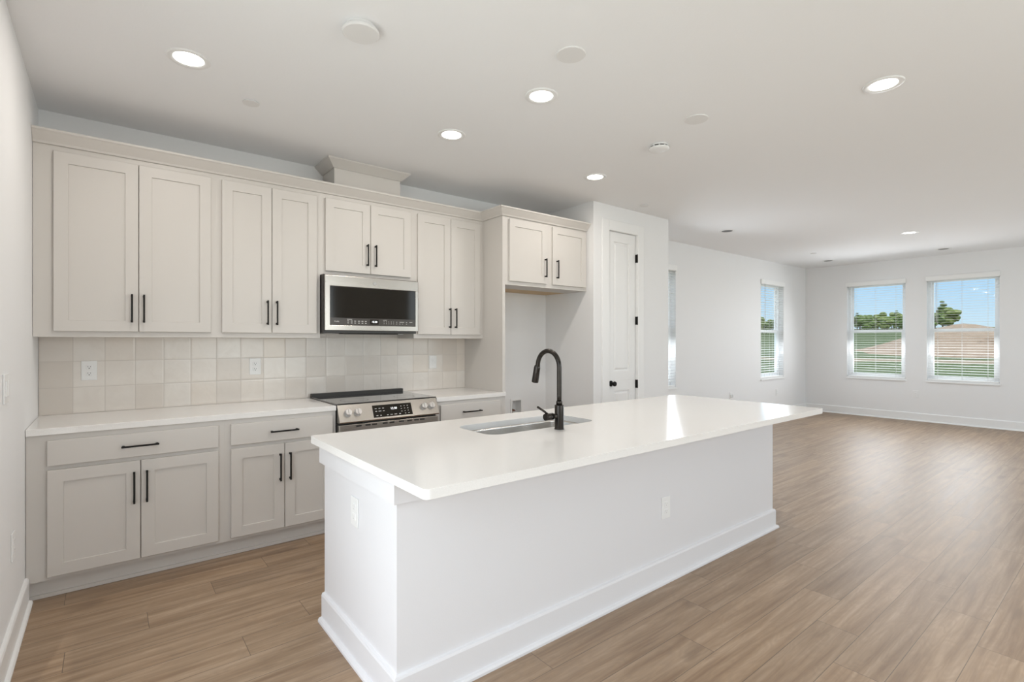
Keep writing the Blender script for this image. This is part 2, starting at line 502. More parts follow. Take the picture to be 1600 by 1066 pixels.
def wall(name, axis, at, back, a0, a1, z0, z1, holes, m):
    """upright wall with rectangular holes; axis is the axis it runs along; front plane at `at`, rear plane at `back`"""
    ca = sorted({a0, a1, *[h[0] for h in holes], *[h[1] for h in holes]})
    cz = sorted({z0, z1, *[h[2] for h in holes], *[h[3] for h in holes]})
    mb = MB(); V = {}
    def P(i, j, k):
        key = (i, j, k)
        if key not in V:
            d = (at, back)[k]
            V[key] = mb.b.verts.new((ca[i], d, cz[j]) if axis == 'x' else (d, ca[i], cz[j]))
        return V[key]
    def solid(i, j):
        if i < 0 or j < 0 or i >= len(ca) - 1 or j >= len(cz) - 1: return False
        am, zm = (ca[i] + ca[i + 1]) / 2, (cz[j] + cz[j + 1]) / 2
        return not any(h[0] < am < h[1] and h[2] < zm < h[3] for h in holes)
    for i in range(len(ca) - 1):
        for j in range(len(cz) - 1):
            if not solid(i, j): continue
            for k in (0, 1): mb.b.faces.new([P(i, j, k), P(i + 1, j, k), P(i + 1, j + 1, k), P(i, j + 1, k)])
            if not solid(i - 1, j): mb.b.faces.new([P(i, j, 0), P(i, j + 1, 0), P(i, j + 1, 1), P(i, j, 1)])
            if not solid(i + 1, j): mb.b.faces.new([P(i + 1, j, 0), P(i + 1, j + 1, 0), P(i + 1, j + 1, 1), P(i + 1, j, 1)])
            if not solid(i, j - 1): mb.b.faces.new([P(i, j, 0), P(i + 1, j, 0), P(i + 1, j, 1), P(i, j, 1)])
            if not solid(i, j + 1): mb.b.faces.new([P(i, j + 1, 0), P(i + 1, j + 1, 0), P(i + 1, j + 1, 1), P(i, j + 1, 1)])
    return struct(name, mb, m)

# ------------------------------------------------------------------ room shell
H = 2.822
XF = 11.262
YR = -6.4
WIN = (0.70, 2.44)
C0, C1 = 9.384, 10.280       # window on the long wall, near the corner
D0, D1 = 5.905, 6.797        # window beside the pantry
A0, A1 = -1.622, -0.726      # far wall, left window
B0, B1 = -2.825, -1.920      # far wall, right window
WB = (3.755, 3.885, 0.595, 0.735)   # recessed water box in the fridge niche

mb = MB(); mb.box(-0.16, XF + 0.16, YR - 0.16, 0.16, -0.1, 0.0); struct('floor', mb, M['planks'])
mb = MB(); mb.box(-0.16, XF + 0.16, YR - 0.16, 0.16, H, H + 0.12); struct('ceiling', mb, M['ceiling'])
wall('wall_back', 'x', 0.0, 0.16, -0.16, XF + 0.16, 0, H, [(C0, C1, *WIN), (D0, D1, *WIN), WB], M['wall'])
wall('wall_far', 'y', XF, XF + 0.16, YR, 0.0, 0, H, [(A0, A1, *WIN), (B0, B1, *WIN)], M['wall'])
wall('wall_left', 'y', 0.0, -0.16, YR, 0.0, 0, H, [(-5.0, -2.1, 0.0, 2.35)], M['wall'])
wall('wall_right', 'x', YR, YR - 0.16, -0.16, XF + 0.16, 0, H, [(1.35, 3.85, 0.65, 2.55), (5.35, 7.85, 0.65, 2.55), (8.85, 10.55, 0.65, 2.55)], M['wall'])
# pantry closet: three walls, door opening in front
PX0, PX1, PY = 4.25, 5.553, -0.7315
DX0, DX1, DZ = 4.478, 4.958, 2.556
mb = MB()
mb.box(PX0, PX0 + 0.11, PY, 0.0, 0, H)
mb.box(PX1 - 0.11, PX1, PY, 0.0, 0, H)
mb.box(PX0 + 0.11, DX0 - 0.012, PY, PY + 0.11, 0, H)
mb.box(DX1 + 0.012, PX1 - 0.11, PY, PY + 0.11, 0, H)
mb.box(DX0 - 0.012, DX1 + 0.012, PY, PY + 0.11, DZ + 0.012, H)
struct('wall_pantry', mb, M['wall'])

# baseboards with shoe moulding
BB = [(0, 0), (0.016, 0), (0.016, 0.128), (0.012, 0.138), (0, 0.140)]
SH = [(0.016, 0), (0.031, 0), (0.031, 0.010), (0.026, 0.017), (0.016, 0.020)]
def baseboard(name, path, closed=False):
    a = MB().sweep(path, BB, closed); o = struct(name, a, M['trim'])
    MB().sweep(path, SH, closed).build('shoe_moulding', M['trim'], o)
baseboard('baseboard_left', [(0, -0.645), (0, -2.02)][::-1])
baseboard('baseboard_back', [(PX1, 0.0), (XF, 0.0)])
baseboard('baseboard_far', [(XF, 0.0), (XF, YR)])
baseboard('baseboard_right', [(XF, YR), (0, YR)])
baseboard('baseboard_niche', [(3.18, 0.0), (PX0, 0.0)])
baseboard('baseboard_pantry', [(DX1 + 0.108, PY), (PX1, PY), (PX1, 0.0)])

# added sliding glass door and rear windows, unseen, made as openings for light
o = MB(); 
for y0, y1 in ((-5.0, -4.94), (-3.58, -3.52), (-2.16, -2.1)): o.box(-0.10, -0.04, y0, y1, 0, 2.35)
o.box(-0.10, -0.04, -4.94, -2.16, 2.29, 2.35); o.box(-0.10, -0.04, -4.94, -2.16, 0.0, 0.06)
dr = struct('added_door_2', o, M['vinyl'])
for y0, y1 in ((-4.94, -3.58), (-3.52, -2.16)): MB().box(-0.073, -0.067, y0, y1, 0.06, 2.29).build('pane', M['glass'], dr)
for nm, xa, xb in (('added_window_5', 1.35, 3.85), ('added_window_6', 5.35, 7.85), ('added_window_7', 8.85, 10.55)):
    o = MB()
    o.box(xa, xa + 0.06, YR - 0.11, YR - 0.05, 0.65, 2.55); o.box(xb - 0.06, xb, YR - 0.11, YR - 0.05, 0.65, 2.55)
    o.box(xa + 0.06, xb - 0.06, YR - 0.11, YR - 0.05, 0.65, 0.71); o.box(xa + 0.06, xb - 0.06, YR - 0.11, YR - 0.05, 2.49, 2.55)
    w = struct(nm, o, M['vinyl'])
    MB().box(xa + 0.06, xb - 0.06, YR - 0.083, YR - 0.077, 0.71, 2.49).build('pane', M['glass'], w)

# ------------------------------------------------------------------ windows and blinds
def window(name, to, w):
    """single-hung window in its opening; local frame: u across (0..w), d outward depth, z up; to(u,d,z)->world box ends"""
    z0, z1 = WIN; zr = 1.56
    f0, f1 = 0.085, 0.155
    def bx(mb_, u0, u1, d0, d1, za, zb, bev=0.002):
        a = to(u0, d0); b = to(u1, d1)
        mb_.box(a[0], b[0], a[1], b[1], za, zb, bev)
    m1 = MB()
    bx(m1, 0, 0.04, f0, f1, z0, z1); bx(m1, w - 0.04, w, f0, f1, z0, z1)
    bx(m1, 0.04, w - 0.04, f0, f1, z0, z0 + 0.04); bx(m1, 0.04, w - 0.04, f0, f1, z1 - 0.04, z1)
    fr = struct(name, m1, M['vinyl'])
    m2 = MB()   # upper sash, outer track
    bx(m2, 0.04, 0.07, 0.125, 0.15, zr - 0.01, z1 - 0.04); bx(m2, w - 0.07, w - 0.04, 0.125, 0.15, zr - 0.01, z1 - 0.04)
    bx(m2, 0.07, w - 0.07, 0.125, 0.15, zr - 0.02, zr + 0.012); bx(m2, 0.07, w - 0.07, 0.125, 0.15, z1 - 0.065, z1 - 0.04)
    us = m2.build('upper_sash', M['vinyl'], fr)
    m2 = MB(); bx(m2, 0.07, w - 0.07, 0.135, 0.140, zr + 0.012, z1 - 0.065, 0); m2.build('pane', M['glass'], us)
    m3 = MB()   # lower sash, inner track
    bx(m3, 0.04, 0.078, 0.092, 0.12, z0 + 0.04, zr + 0.026); bx(m3, w - 0.078, w - 0.04, 0.092, 0.12, z0 + 0.04, zr + 0.026)
    bx(m3, 0.078, w - 0.078, 0.092, 0.12, zr - 0.024, zr + 0.026); bx(m3, 0.078, w - 0.078, 0.092, 0.12, z0 + 0.04, z0 + 0.085)
    ls = m3.build('lower_sash', M['vinyl'], fr)
    m3 = MB(); bx(m3, 0.078, w - 0.078, 0.104, 0.109, z0 + 0.085, zr - 0.024, 0); m3.build('pane', M['glass'], ls)
    m4 = MB(); bx(m4, w / 2 - 0.04, w / 2 + 0.04, 0.078, 0.092, zr + 0.004, zr + 0.02); m4.build('sash_lock', M['vinyl'], ls)
    m5 = MB(); bx(m5, -0.012, w + 0.012, -0.022, 0.0, z0 - 0.022, z0); bx(m5, 0.0, w, 0.0, f0, z0 - 0.0005, z0 + 0.012, 0)
    m5.build('sill', M['trim'], fr)
    return fr

def blind(label, to, w, wand_u):
    z0, z1 = WIN
    a = to(w / 2, 0.0)
    t = thing('window_blind', label, 'window blind', (a[0], a[1], z0 + 0.02), 'white slatted blinds in the windows')
    def bx(mb_, u0, u1, d0, d1, za, zb, bev=0.0):
        p, q = to(u0, d0), to(u1, d1)
        mb_.box(p[0], q[0], p[1], q[1], za, zb, bev)
    m1 = MB(); bx(m1, -0.012, w + 0.012, -0.022, -0.006, 2.398, 2.476, 0.003)
    bx(m1, -0.012, -0.004, -0.006, -0.0005, 2.398, 2.476); bx(m1, w + 0.004, w + 0.012, -0.006, -0.0005, 2.398, 2.476)
    m1.build('valance', M['slat'], t)
    m1 = MB(); bx(m1, 0.006, w - 0.006, 0.004, 0.055, 2.392, 2.436, 0.002); m1.build('head_rail', M['slat'], t)
    ms = MB(); z = 2.372; k = 0
    tilt = 0.0004
    while z > z0 + 0.075:
        p, q = to(0.008, 0.004), to(w - 0.008, 0.054)
        bb = MB(); bb.box(p[0], q[0], p[1], q[1], z - 0.0013, z + 0.0013)
        for v in bb.b.verts:
            dd = (v.co.x - a[0]) if abs(to(0, 1)[0] - to(0, 0)[0]) > 0.5 else (v.co.y - a[1])
            v.co.z += (abs(dd) - 0.029) / 0.025 * tilt
        ms._add(bb.b); z -= 0.0425
    ms.build('slats', M['slat'], t)
    m1 = MB(); bx(m1, 0.008, w - 0.008, 0.006, 0.052, z0 + 0.014, z0 + 0.036, 0.003); m1.build('bottom_rail', M['slat'], t)
    for u in (0.14, w / 2, w - 0.14):
        for d in (0.003, 0.055):
            p = to(u, d); MB().cyl((p[0], p[1], z0 + 0.03), (p[0], p[1], 2.395), 0.0011, n=6).build('ladder_cord', M['cord'], t)
    p = to(wand_u, -0.004); q = to(wand_u, -0.002)
    MB().cyl((p[0], p[1], 1.70), (q[0], q[1], 2.40), 0.0045, n=8).build('tilt_wand', M['cord'], t)
    return t

toA = lambda u, d: (XF + d, A1 - u)      # u runs from the left jamb to the right one as seen from the room
toB = lambda u, d: (XF + d, B1 - u)
toC = lambda u, d: (C0 + u, d)
toD = lambda u, d: (D0 + u, d)
window('window_1', toA, A1 - A0); window('window_2', toB, B1 - B0)
window('window_3', toC, C1 - C0); window('window_4', toD, D1 - D0)
blind('open white slatted blind on the left window of the far wall', toA, A1 - A0, 0.115)
blind('open white slatted blind on the right window of the far wall', toB, B1 - B0, 0.125)
blind('open white slatted blind on the window next to the room corner', toC, C1 - C0, 0.16)
blind('white slatted blind half hidden behind the pantry wall', toD, D1 - D0, 0.12)

# ------------------------------------------------------------------ pantry door
dm = MB()
dm.shaker(DX0 + 0.004, DX1 - 0.006, 0.95, DZ - 0.003, PY + 0.018, 0.035, 0.105, 0.013, True)
dm.shaker(DX0 + 0.004, DX1 - 0.006, 0.012, 0.95, PY + 0.018, 0.035, 0.105, 0.013, True)
door = struct('door_1', dm, M['trim'])
mb = MB()
cw = 0.108
mb.box(DX0 - cw, DX0, PY - 0.018, PY, 0, DZ + cw, 0.003); mb.box(DX1, DX1 + cw, PY - 0.018, PY, 0, DZ + cw, 0.003)
mb.box(DX0, DX1, PY - 0.018, PY, DZ, DZ + cw, 0.003)
struct('trim_1', mb, M['trim'])
mb = MB()
mb.box(DX0 - 0.012, DX0, PY - 0.001, PY + 0.11, 0, DZ); mb.box(DX1, DX1 + 0.012, PY - 0.001, PY + 0.11, 0, DZ)
mb.box(DX0 - 0.012, DX1 + 0.012, PY - 0.001, PY + 0.11, DZ, DZ + 0.012)
struct('trim_2', mb, M['trim'])
for zc in (2.298, 1.606, 0.903, 0.25):
    h = MB(); h.cyl((DX1 + 0.003, PY - 0.008, zc - 0.046), (DX1 + 0.003, PY - 0.008, zc + 0.046), 0.008, n=12)
    h.box(DX1 - 0.004, DX1 + 0.002, PY - 0.004, PY + 0.020, zc - 0.045, zc + 0.045)
    tag(h.build('hinge', M['black'], door), 'black hinge')
k = MB()
kx, kz = DX0 + 0.062, 0.925
k.lathe([(0.031, 0.0), (0.031, 0.006), (0.026, 0.010), (0.011, 0.012), (0.010, 0.032), (0.020, 0.038), (0.027, 0.050), (0.025, 0.062), (0.014, 0.068)], (kx, PY + 0.018, kz), 'y', 28, True, -1)
tag(k.build('knob', M['black'], door), 'round black door knob')

# ------------------------------------------------------------------ kitchen cabinets
def bar_handle_v(x, y, z0, z1, parent):
    h = MB()
    h.box(x - 0.005, x + 0.005, y - 0.034, y - 0.025, z0, z1, 0.0015)
    for zc in (z0 + 0.010, z1 - 0.010): h.box(x - 0.005, x + 0.005, y - 0.026, y, zc - 0.006, zc + 0.006, 0.001)
    return tag(h.build('handle', M['black'], parent), 'black bar handle')
def bar_handle_h(x0, x1, y, z, parent):
    h = MB()
    h.box(x0, x1, y - 0.034, y - 0.025, z - 0.005, z + 0.005, 0.0015)
    for xc in (x0 + 0.010, x1 - 0.010): h.box(xc - 0.006, xc + 0.006, y - 0.026, y, z - 0.005, z + 0.005, 0.001)
    return tag(h.build('handle', M['black'], parent), 'black bar handle')
CB = M['cabinet']
def upper(label, x0, x1, z0, z1, yf, doors, dz, hz, yb=-0.002, rail=0.0):
    t = thing('wall_cabinet', label, 'cabinet', ((x0 + x1) / 2, yf / 2, z0))
    b = MB(); b.box(x0, x1, yf, yb, z0, z1); b.build('body', CB, t)
    for (a, c, hx) in doors:
        d = MB().shaker(a, c, dz[0], dz[1], yf - 0.020, 0.0195).build('door', CB, t)
        if hx is not None: bar_handle_v(hx, yf - 0.020, hz[0], hz[1], d)
    return t
YU = -0.320
ZU0, ZU1 = 1.404, 2.535
upper('light grey two-door wall cabinet against the left wall, widest of the upper cabinets', 0.002, 0.9155, ZU0, ZU1, YU,
      [(0.0905, 0.4885, 0.456), (0.4925, 0.886, 0.517)], (1.438, 2.488), (1.495, 1.671))
upper('light grey tall wall cabinet just left of the microwave', 0.9156, 1.6165, ZU0, ZU1, YU,
      [(0.9516, 1.268, 1.237), (1.272, 1.589, 1.300)], (1.438, 2.488), (1.495, 1.671))
upper('short light grey wall cabinet above the microwave', 1.6166, 2.4165, 1.893, ZU1, YU,
      [(1.654, 2.0155, 1.986), (2.0195, 2.381, 2.056)], (1.925, 2.488), (1.985, 2.162))
upper('light grey wall cabinet between the microwave and the tall fridge panel', 2.4166, 3.1468, ZU0, ZU1, YU,
      [(2.4475, 2.779, 2.763), (2.783, 3.110, 2.825)], (1.438, 2.488), (1.496, 1.677))

# cabinet over the fridge space with its tall side panel
FZ0, YFR = 1.897, -0.632
t = thing('fridge_cabinet', 'light grey two-door cabinet over the empty fridge space, with a tall side panel', 'cabinet', (3.70, -0.32, FZ0))
b = MB(); b.box(3.177, PX0 - 0.0015, YFR, -0.002, FZ0 + 0.022, ZU1); b.box(3.177, PX0 - 0.0015, YFR, -0.34, FZ0, FZ0 + 0.022); b.build('body', CB, t)  # pale front part of underside stands in for bright reflection on bare wood
MB().box(3.177, PX0 - 0.002, -0.34, -0.003, FZ0 + 0.004, FZ0 + 0.022).build('underside', M['gold_wood'], t)['label'] = 'bare tan wood underside'
for a, c, hx in ((3.217, 3.680, 3.667), (3.755, 4.222, 3.806)):
    d = MB().shaker(a, c, 1.932, 2.503, YFR - 0.020, 0.0195).build('door', CB, t)
    bar_handle_v(hx - (0.018 if hx < 3.7 else -0.0), YFR - 0.020, 1.994, 2.175, d)
b = MB(); b.box(3.147, 3.1765, -0.634, -0.002, 0.002, ZU1, 0.001); b.build('side_panel', CB, t)

# crown moulding over the wall cabinets, stepping out round the fridge cabinet
cr = [(0, 2.522), (0.012, 2.522), (0.018, 2.534), (0.058, 2.578), (0.066, 2.584), (0.066, 2.596), (0, 2.596)]
mb = MB().sweep([(0.001, YU - 0.0005), (3.1465, YU - 0.0005), (3.1465, YFR - 0.0025), (PX0 - 0.001, YFR - 0.0025)], cr)
tag(mb.build('crown_moulding', CB, None, (1.6, -0.3, 2.53)), 'light grey crown moulding running along the tops of the wall cabinets', 'moulding')
# duct cover above the microwave cabinet
t = thing('duct_cover', 'grey boxed duct cover with crown trim between microwave cabinet and ceiling', 'duct cover', (2.03, -0.13, ZU1))
MB().box(1.745, 2.313, -0.270, -0.001, ZU1 + 0.0005, H - 0.001, 0.001).build('box', CB, t)
ccr = [(0.0005, 2.756), (0.008, 2.756), (0.066, 2.810), (0.070, 2.821), (0.0005, 2.821)]
MB().sweep([(1.745, -0.001), (1.745, -0.270), (2.313, -0.270), (2.313, -0.001)], ccr).build('crown', CB, t)

# base cabinets
YB, ZB0, ZB1 = -0.636, 0.100, 0.878
def base(label, x0, x1, dr, doors, hd, hh, toe=True):
    t = thing('base_cabinet', label, 'cabinet', ((x0 + x1) / 2, -0.32, 0.0))
    MB().box(x0, x1, YB, -0.002, ZB0, ZB1).build('body', CB, t)
    k = MB(); k.box(x0, x1, -0.596, -0.01, 0.001, ZB0)
    k.box(x0, x1, -0.611, -0.596, 0.001, 0.020); k.build('toe_kick', CB, t)
    d = MB(); d.box(dr[0], dr[1], YB - 0.020, YB - 0.0005, 0.7115, 0.847, 0.0025); d = d.build('drawer', CB, t)
    bar_handle_h(hd[0], hd[1], YB - 0.020, 0.777, d)
    for a, c, hx in doors:
        q = MB().shaker(a, c, 0.120, 0.6876, YB - 0.020, 0.0195).build('door', CB, t)
        bar_handle_v(hx, YB - 0.020, hh[0], hh[1], q)
base('light grey base cabinet with one drawer and two doors against the left wall', 0.002, 0.9185, (0.0855, 0.884), [(0.0855, 0.486, 0.457), (0.490, 0.884, 0.517)], (0.398, 0.575), (0.447, 0.630))
base('light grey base cabinet with one drawer and two doors just left of the range', 0.9186, 1.626, (0.9536, 1.600), [(0.9536, 1.2745, 1.245), (1.2785, 1.600, 1.308)], (1.183, 1.362), (0.442, 0.627))
base('light grey base cabinet under the short counter right of the range', 2.454, 3.1455, (2.490, 3.112), [(2.490, 2.799, 2.765), (2.803, 3.112, 2.835)], (2.702, 2.890), (0.442, 0.627))

# worktops
def slab(name, label, x0, x1, extra=None):
    m1 = MB(); m1.box(x0, x1, -0.652, -0.009, 0.8785, 0.914, 0.002)
    if extra: m1.box(*extra)
    tag(m1.build(name, M['quartz'], None, ((x0 + x1) / 2, -0.32, 0.8785)), label, 'countertop')
slab('countertop', 'long white quartz countertop from the left wall to the range', 0.002, 1.626)
slab('countertop', 'short white quartz countertop between the range and the tall fridge panel', 2.452, 3.146, (3.140, 3.173, -0.652, -0.6365, 0.8785, 0.914, 0.002))
# backsplash
mb = MB(); mb.box(0.002, 1.6155, -0.008, -0.0005, 0.9145, 1.4035); mb.box(1.6155, 2.417, -0.008, -0.0005, 0.9145, 1.439); mb.box(2.417, 3.1465, -0.008, -0.0005, 0.9145, 1.4035)
tag(mb.build('tile_backsplash', M['tile'], None), 'backsplash of square glossy cream tiles between counters and wall cabinets', 'backsplash')

# ------------------------------------------------------------------ microwave
MX0, MX1, MZ0, MZ1, MY = 1.6265, 2.4105, 1.462, 1.886, -0.408
t = thing('microwave', 'stainless steel over-the-range microwave with black glass door', 'microwave', (2.018, -0.2, 1.44))
mb = MB(); mb.box(MX0 - 0.004, MX1 - 0.002, MY + 0.030, -0.009, 1.442, 1.8925, 0.002); mb.build('body', M['dark_body'], t)
gx0, gx1, gz0, gz1 = 1.664, 2.388, 1.502, 1.802
fr = MB()
def ringbox(mb_, o, i, y0, y1):
    vs = []
    for (a, b, c, d) in (o, i):
        for y in (y0, y1): vs.append([mb_.b.verts.new(p) for p in ((a, y, c), (b, y, c), (b, y, d), (a, y, d))])
    oF, oB, iF, iB = vs
    for A, B in ((oF, iF), (oB, iB), (oF, oB), (iF, iB)):
        for k_ in range(4): mb_.b.faces.new((A[k_], A[(k_ + 1) % 4], B[(k_ + 1) % 4], B[k_]))
ringbox(fr, (MX0, MX1, MZ0, MZ1), (gx0, gx1, gz0, gz1), MY, MY + 0.030)
df = fr.build('door_frame', M['steel'], t)
bv = df.modifiers.new('bevel', 'BEVEL'); bv.width = 0.003; bv.segments = 2; bv.limit_method = 'ANGLE'
MB().box(gx0 + 0.0005, gx1 - 0.0005, MY + 0.003, MY + 0.012, 1.560, gz1 - 0.0005).build('door_glass', M['glass_black'], t)
cs = MB().box(gx0 + 0.0005, gx1 - 0.0005, MY + 0.003, MY + 0.012, gz0 + 0.0005, 1.5595).build('control_strip', M['control'], t)
MB().box(1.985, 2.058, MY + 0.0022, MY + 0.004, 1.512, 1.552).build('display', M['glass_black'], cs)
face = lambda x_, z_, y_=MY + 0.0018: Matrix.Translation((x_, y_, z_)) @ Matrix.Rotation(R(90), 4, 'X')
l = MB(); text_mesh(l, '12:30', 0.021, face(2.022, 1.532)); l.build('clock_digits', M['led'], cs)
l = MB(); text_mesh(l, 'Profile', 0.0145, face(1.717, 1.531, MY + 0.0026)); l.build('lettering', M['legend'], cs)
def dash(x_, z_, w_, h_=0.0042): l.box(x_ - w_ / 2, x_ + w_ / 2, MY + 0.0024, MY + 0.0032, z_ - h_ / 2, z_ + h_ / 2)
l = MB()
for i, x_ in enumerate((1.806, 1.834, 1.862, 1.893, 1.921, 1.949)):
    dash(x_, 1.536, 0.015); dash(x_, 1.521, 0.013)
dash(1.818, 1.549, 0.040, 0.003)
l.build('cooking_legends', M['legend'], cs)
l = MB()
for i in range(5):
    dash(2.104 + i * 0.021, 1.536, 0.004, 0.006); dash(2.104 + i * 0.021, 1.521, 0.004, 0.005)
dash(2.112, 1.549, 0.034, 0.003)
for x_, w_ in ((2.215, 0.010), (2.262, 0.042), (2.305, 0.012), (2.345, 0.028)): dash(x_, 1.536, w_)
for x_ in (2.215, 2.245, 2.268, 2.305): dash(x_, 1.521, 0.011)
l.build('number_legends', M['legend'], cs)
em = MB(); em.lathe([(0.0155, 0.0), (0.0155, 0.0012), (0.0135, 0.0018), (0.0125, 0.0010)], (2.023, MY, 1.843), 'y', 28, False, -1)
em = em.build('emblem', mat('emblem_metal', (0.42, 0.41, 0.40), 0.4, 1.0), df)
lo = MB()
lo.tube([(2.023 + 0.0095 * math.cos(a), MY - 0.0022, 1.843 + 0.0095 * math.sin(a)) for a in [i * R(15) for i in range(2, 21)]], 0.0009, 6)
lo.tube([(2.023 - 0.006 + 0.0006 * i, MY - 0.0022, 1.843 + 0.004 * math.sin(i * 0.75)) for i in range(21)], 0.0008, 6)
lo.build('emblem_script', mat('emblem_script_metal', (0.7, 0.69, 0.68), 0.3, 1.0), em)
v = MB(); v.box(1.78, 2.26, -0.34, -0.27, 1.434, 1.4415, 0.002); v.build('light_cover', M['slot'], t)
for xa in (1.68, 2.10): MB().box(xa, xa + 0.26, -0.24, -0.08, 1.436, 1.4415, 0.002).build('grease_filter', M['knob'], t)

# ------------------------------------------------------------------ range
RX0, RX1 = 1.6335, 2.4465
t = thing('range', 'stainless steel slide-in electric range with black glass cooktop', 'range', (2.04, -0.34, 0.0))
MB().box(RX0, RX1, -0.640, -0.020, 0.03, 0.9135).build('body', M['dark_body'], t)
ct = MB().box(RX0 - 0.003, RX1 + 0.003, -0.648, -0.062, 0.9145, 0.924, 0.002).build('cooktop', M['cooktop'], t)
for (x_, y_, r_) in ((1.83, -0.22, 0.08), (2.25, -0.22, 0.09), (1.83, -0.47, 0.105), (2.25, -0.47, 0.085)):
    m1 = MB(); n_ = 40
    for rr in (r_,):
        A = [m1.b.verts.new((x_ + rr * math.cos(2 * math.pi * i / n_), y_ + rr * math.sin(2 * math.pi * i / n_), 0.9243)) for i in range(n_)]
        B = [m1.b.verts.new((x_ + (rr - 0.003) * math.cos(2 * math.pi * i / n_), y_ + (rr - 0.003) * math.sin(2 * math.pi * i / n_), 0.9243)) for i in range(n_)]
        for i in range(n_): m1.b.faces.new((A[i], A[(i + 1) % n_], B[(i + 1) % n_], B[i]))
    m1.build('burner_ring', M['control'], ct)
MB().box(RX0 + 0.002, RX1 - 0.002, -0.062, -0.018, 0.9145, 0.948, 0.003).build('rear_trim', M['slot'], t)
TOP, BOT = Vector((0, -0.645, 0.914)), Vector((0, -0.703, 0.795))
up = (TOP - BOT).normalized(); nrm = Vector((0, up.z * -1, up.y)).normalized()
pm = MB().prism([(-0.6405, 0.9140), (-0.640, 0.916), (-0.645, 0.914), (-0.703, 0.795), (-0.700, 0.788), (-0.6405, 0.788)], 'x', RX0, RX1)
panel = pm.build('control_panel', M['steel'], t)
def onp(x_, s_, off=0.0):     # s_: 0 at panel bottom, 1 at the top
    p = BOT + (TOP - BOT) * s_ + nrm * off; p.x = x_; return p
def pmat(x_, s_, off):
    p = onp(x_, s_, off)
    return Matrix(((1, 0, 0, p.x), (0, up.y, nrm.y, p.y), (0, up.z, nrm.z, p.z), (0, 0, 0, 1)))
def pbox(mb_, x0, x1, s0, s1, d0, d1):
    vs = [mb_.b.verts.new(onp(x_, s_, d_)) for d_ in (d0, d1) for x_, s_ in ((x0, s0), (x1, s0), (x1, s1), (x0, s1))]
    for q in ((0, 1, 2, 3), (7, 6, 5, 4), (0, 4, 5, 1), (1, 5, 6, 2), (2, 6, 7, 3), (3, 7, 4, 0)): mb_.b.faces.new([vs[i] for i in q])
m1 = MB(); pbox(m1, 1.893, 2.213, 0.10, 0.82, -0.001, 0.0015); dsp = m1.build('display', M['glass_black'], panel)
m1 = MB(); text_mesh(m1, '12:30', 0.024, pmat(2.062, 0.56, 0.0022)); m1.build('clock_digits', M['led'], dsp)
for nm_, lst in (('oven_legends', ((1.918, .62, .014), (1.948, .62, .014), (1.977, .62, .014), (1.918, .46, .014), (1.948, .46, .022), (1.979, .46, .014))),
                 ('light_legends', ((1.921, .2, .015), (1.950, .2, .011))),
                 ('timer_legends', ((2.005, .2, .013), (2.036, .2, .020), (2.070, .2, .022), (2.106, .2, .014))),
                 ('number_legends', ((2.125, .65, .008), (2.125, .50, .008), (2.125, .34, .010), (2.153, .66, .006), (2.153, .51, .006), (2.153, .35, .006), (2.153, .2, .008), (2.180, .66, .010), (2.180, .51, .010), (2.180, .36, .006), (2.182, .21, .012)))):
    m1 = MB()
    for (x_, s_, w_) in lst: pbox(m1, x_ - w_ / 2, x_ + w_ / 2, s_ - 0.018, s_ + 0.018, 0.0012, 0.0022)
    m1.build(nm_, M['legend'], dsp)
for x_ in (1.702, 1.775, 2.318, 2.388):
    m1 = MB(); a = onp(x_, 0.50, 0.0); 
    m1.cyl(a, onp(x_, 0.50, 0.006), 0.029, 0.028); m1.cyl(onp(x_, 0.50, 0.006), onp(x_, 0.50, 0.030), 0.0255, 0.0225)
    kn = m1.build('knob', M['knob'], panel)
    m1 = MB(); pbox(m1, x_ - 0.004, x_ + 0.004, 0.33, 0.67, 0.029, 0.036); m1.build('grip', M['knob'], kn)
m1 = MB(); m1.box(RX0 + 0.002, RX1 - 0.002, -0.688, -0.6405, 0.15, 0.772, 0.003); od = m1.build('oven_door', M['steel'], t)
MB().box(RX0 + 0.11, RX1 - 0.11, -0.6892, -0.686, 0.27, 0.60).build('oven_window', M['glass_black'], od)
for xa in (1.760, 1.830, 1.880, 1.965, 2.020, 2.100, 2.170, 2.230, 2.280): 
    MB().box(xa, xa + 0.040, -0.6895, -0.686, 0.752, 0.763).build('vent_slot', M['slot'], od)
m1 = MB(); m1.cyl((RX0 + 0.05, -0.735, 0.69), (RX1 - 0.05, -0.735, 0.69), 0.011)
for xa in (RX0 + 0.08, RX1 - 0.08): m1.cyl((xa, -0.735, 0.69), (xa, -0.687, 0.69), 0.009)
m1.build('oven_handle', M['steel'], od)
m1 = MB(); m1.box(RX0 + 0.002, RX1 - 0.002, -0.686, -0.6405, 0.03, 0.145, 0.003); m1.build('warming_drawer', M['steel'], t)
for xa in (RX0 + 0.05, RX1 - 0.05):
    for ya in (-0.58, -0.08): MB().cyl((xa, ya, 0.0), (xa, ya, 0.03), 0.018).build('foot', M['slot'], t)

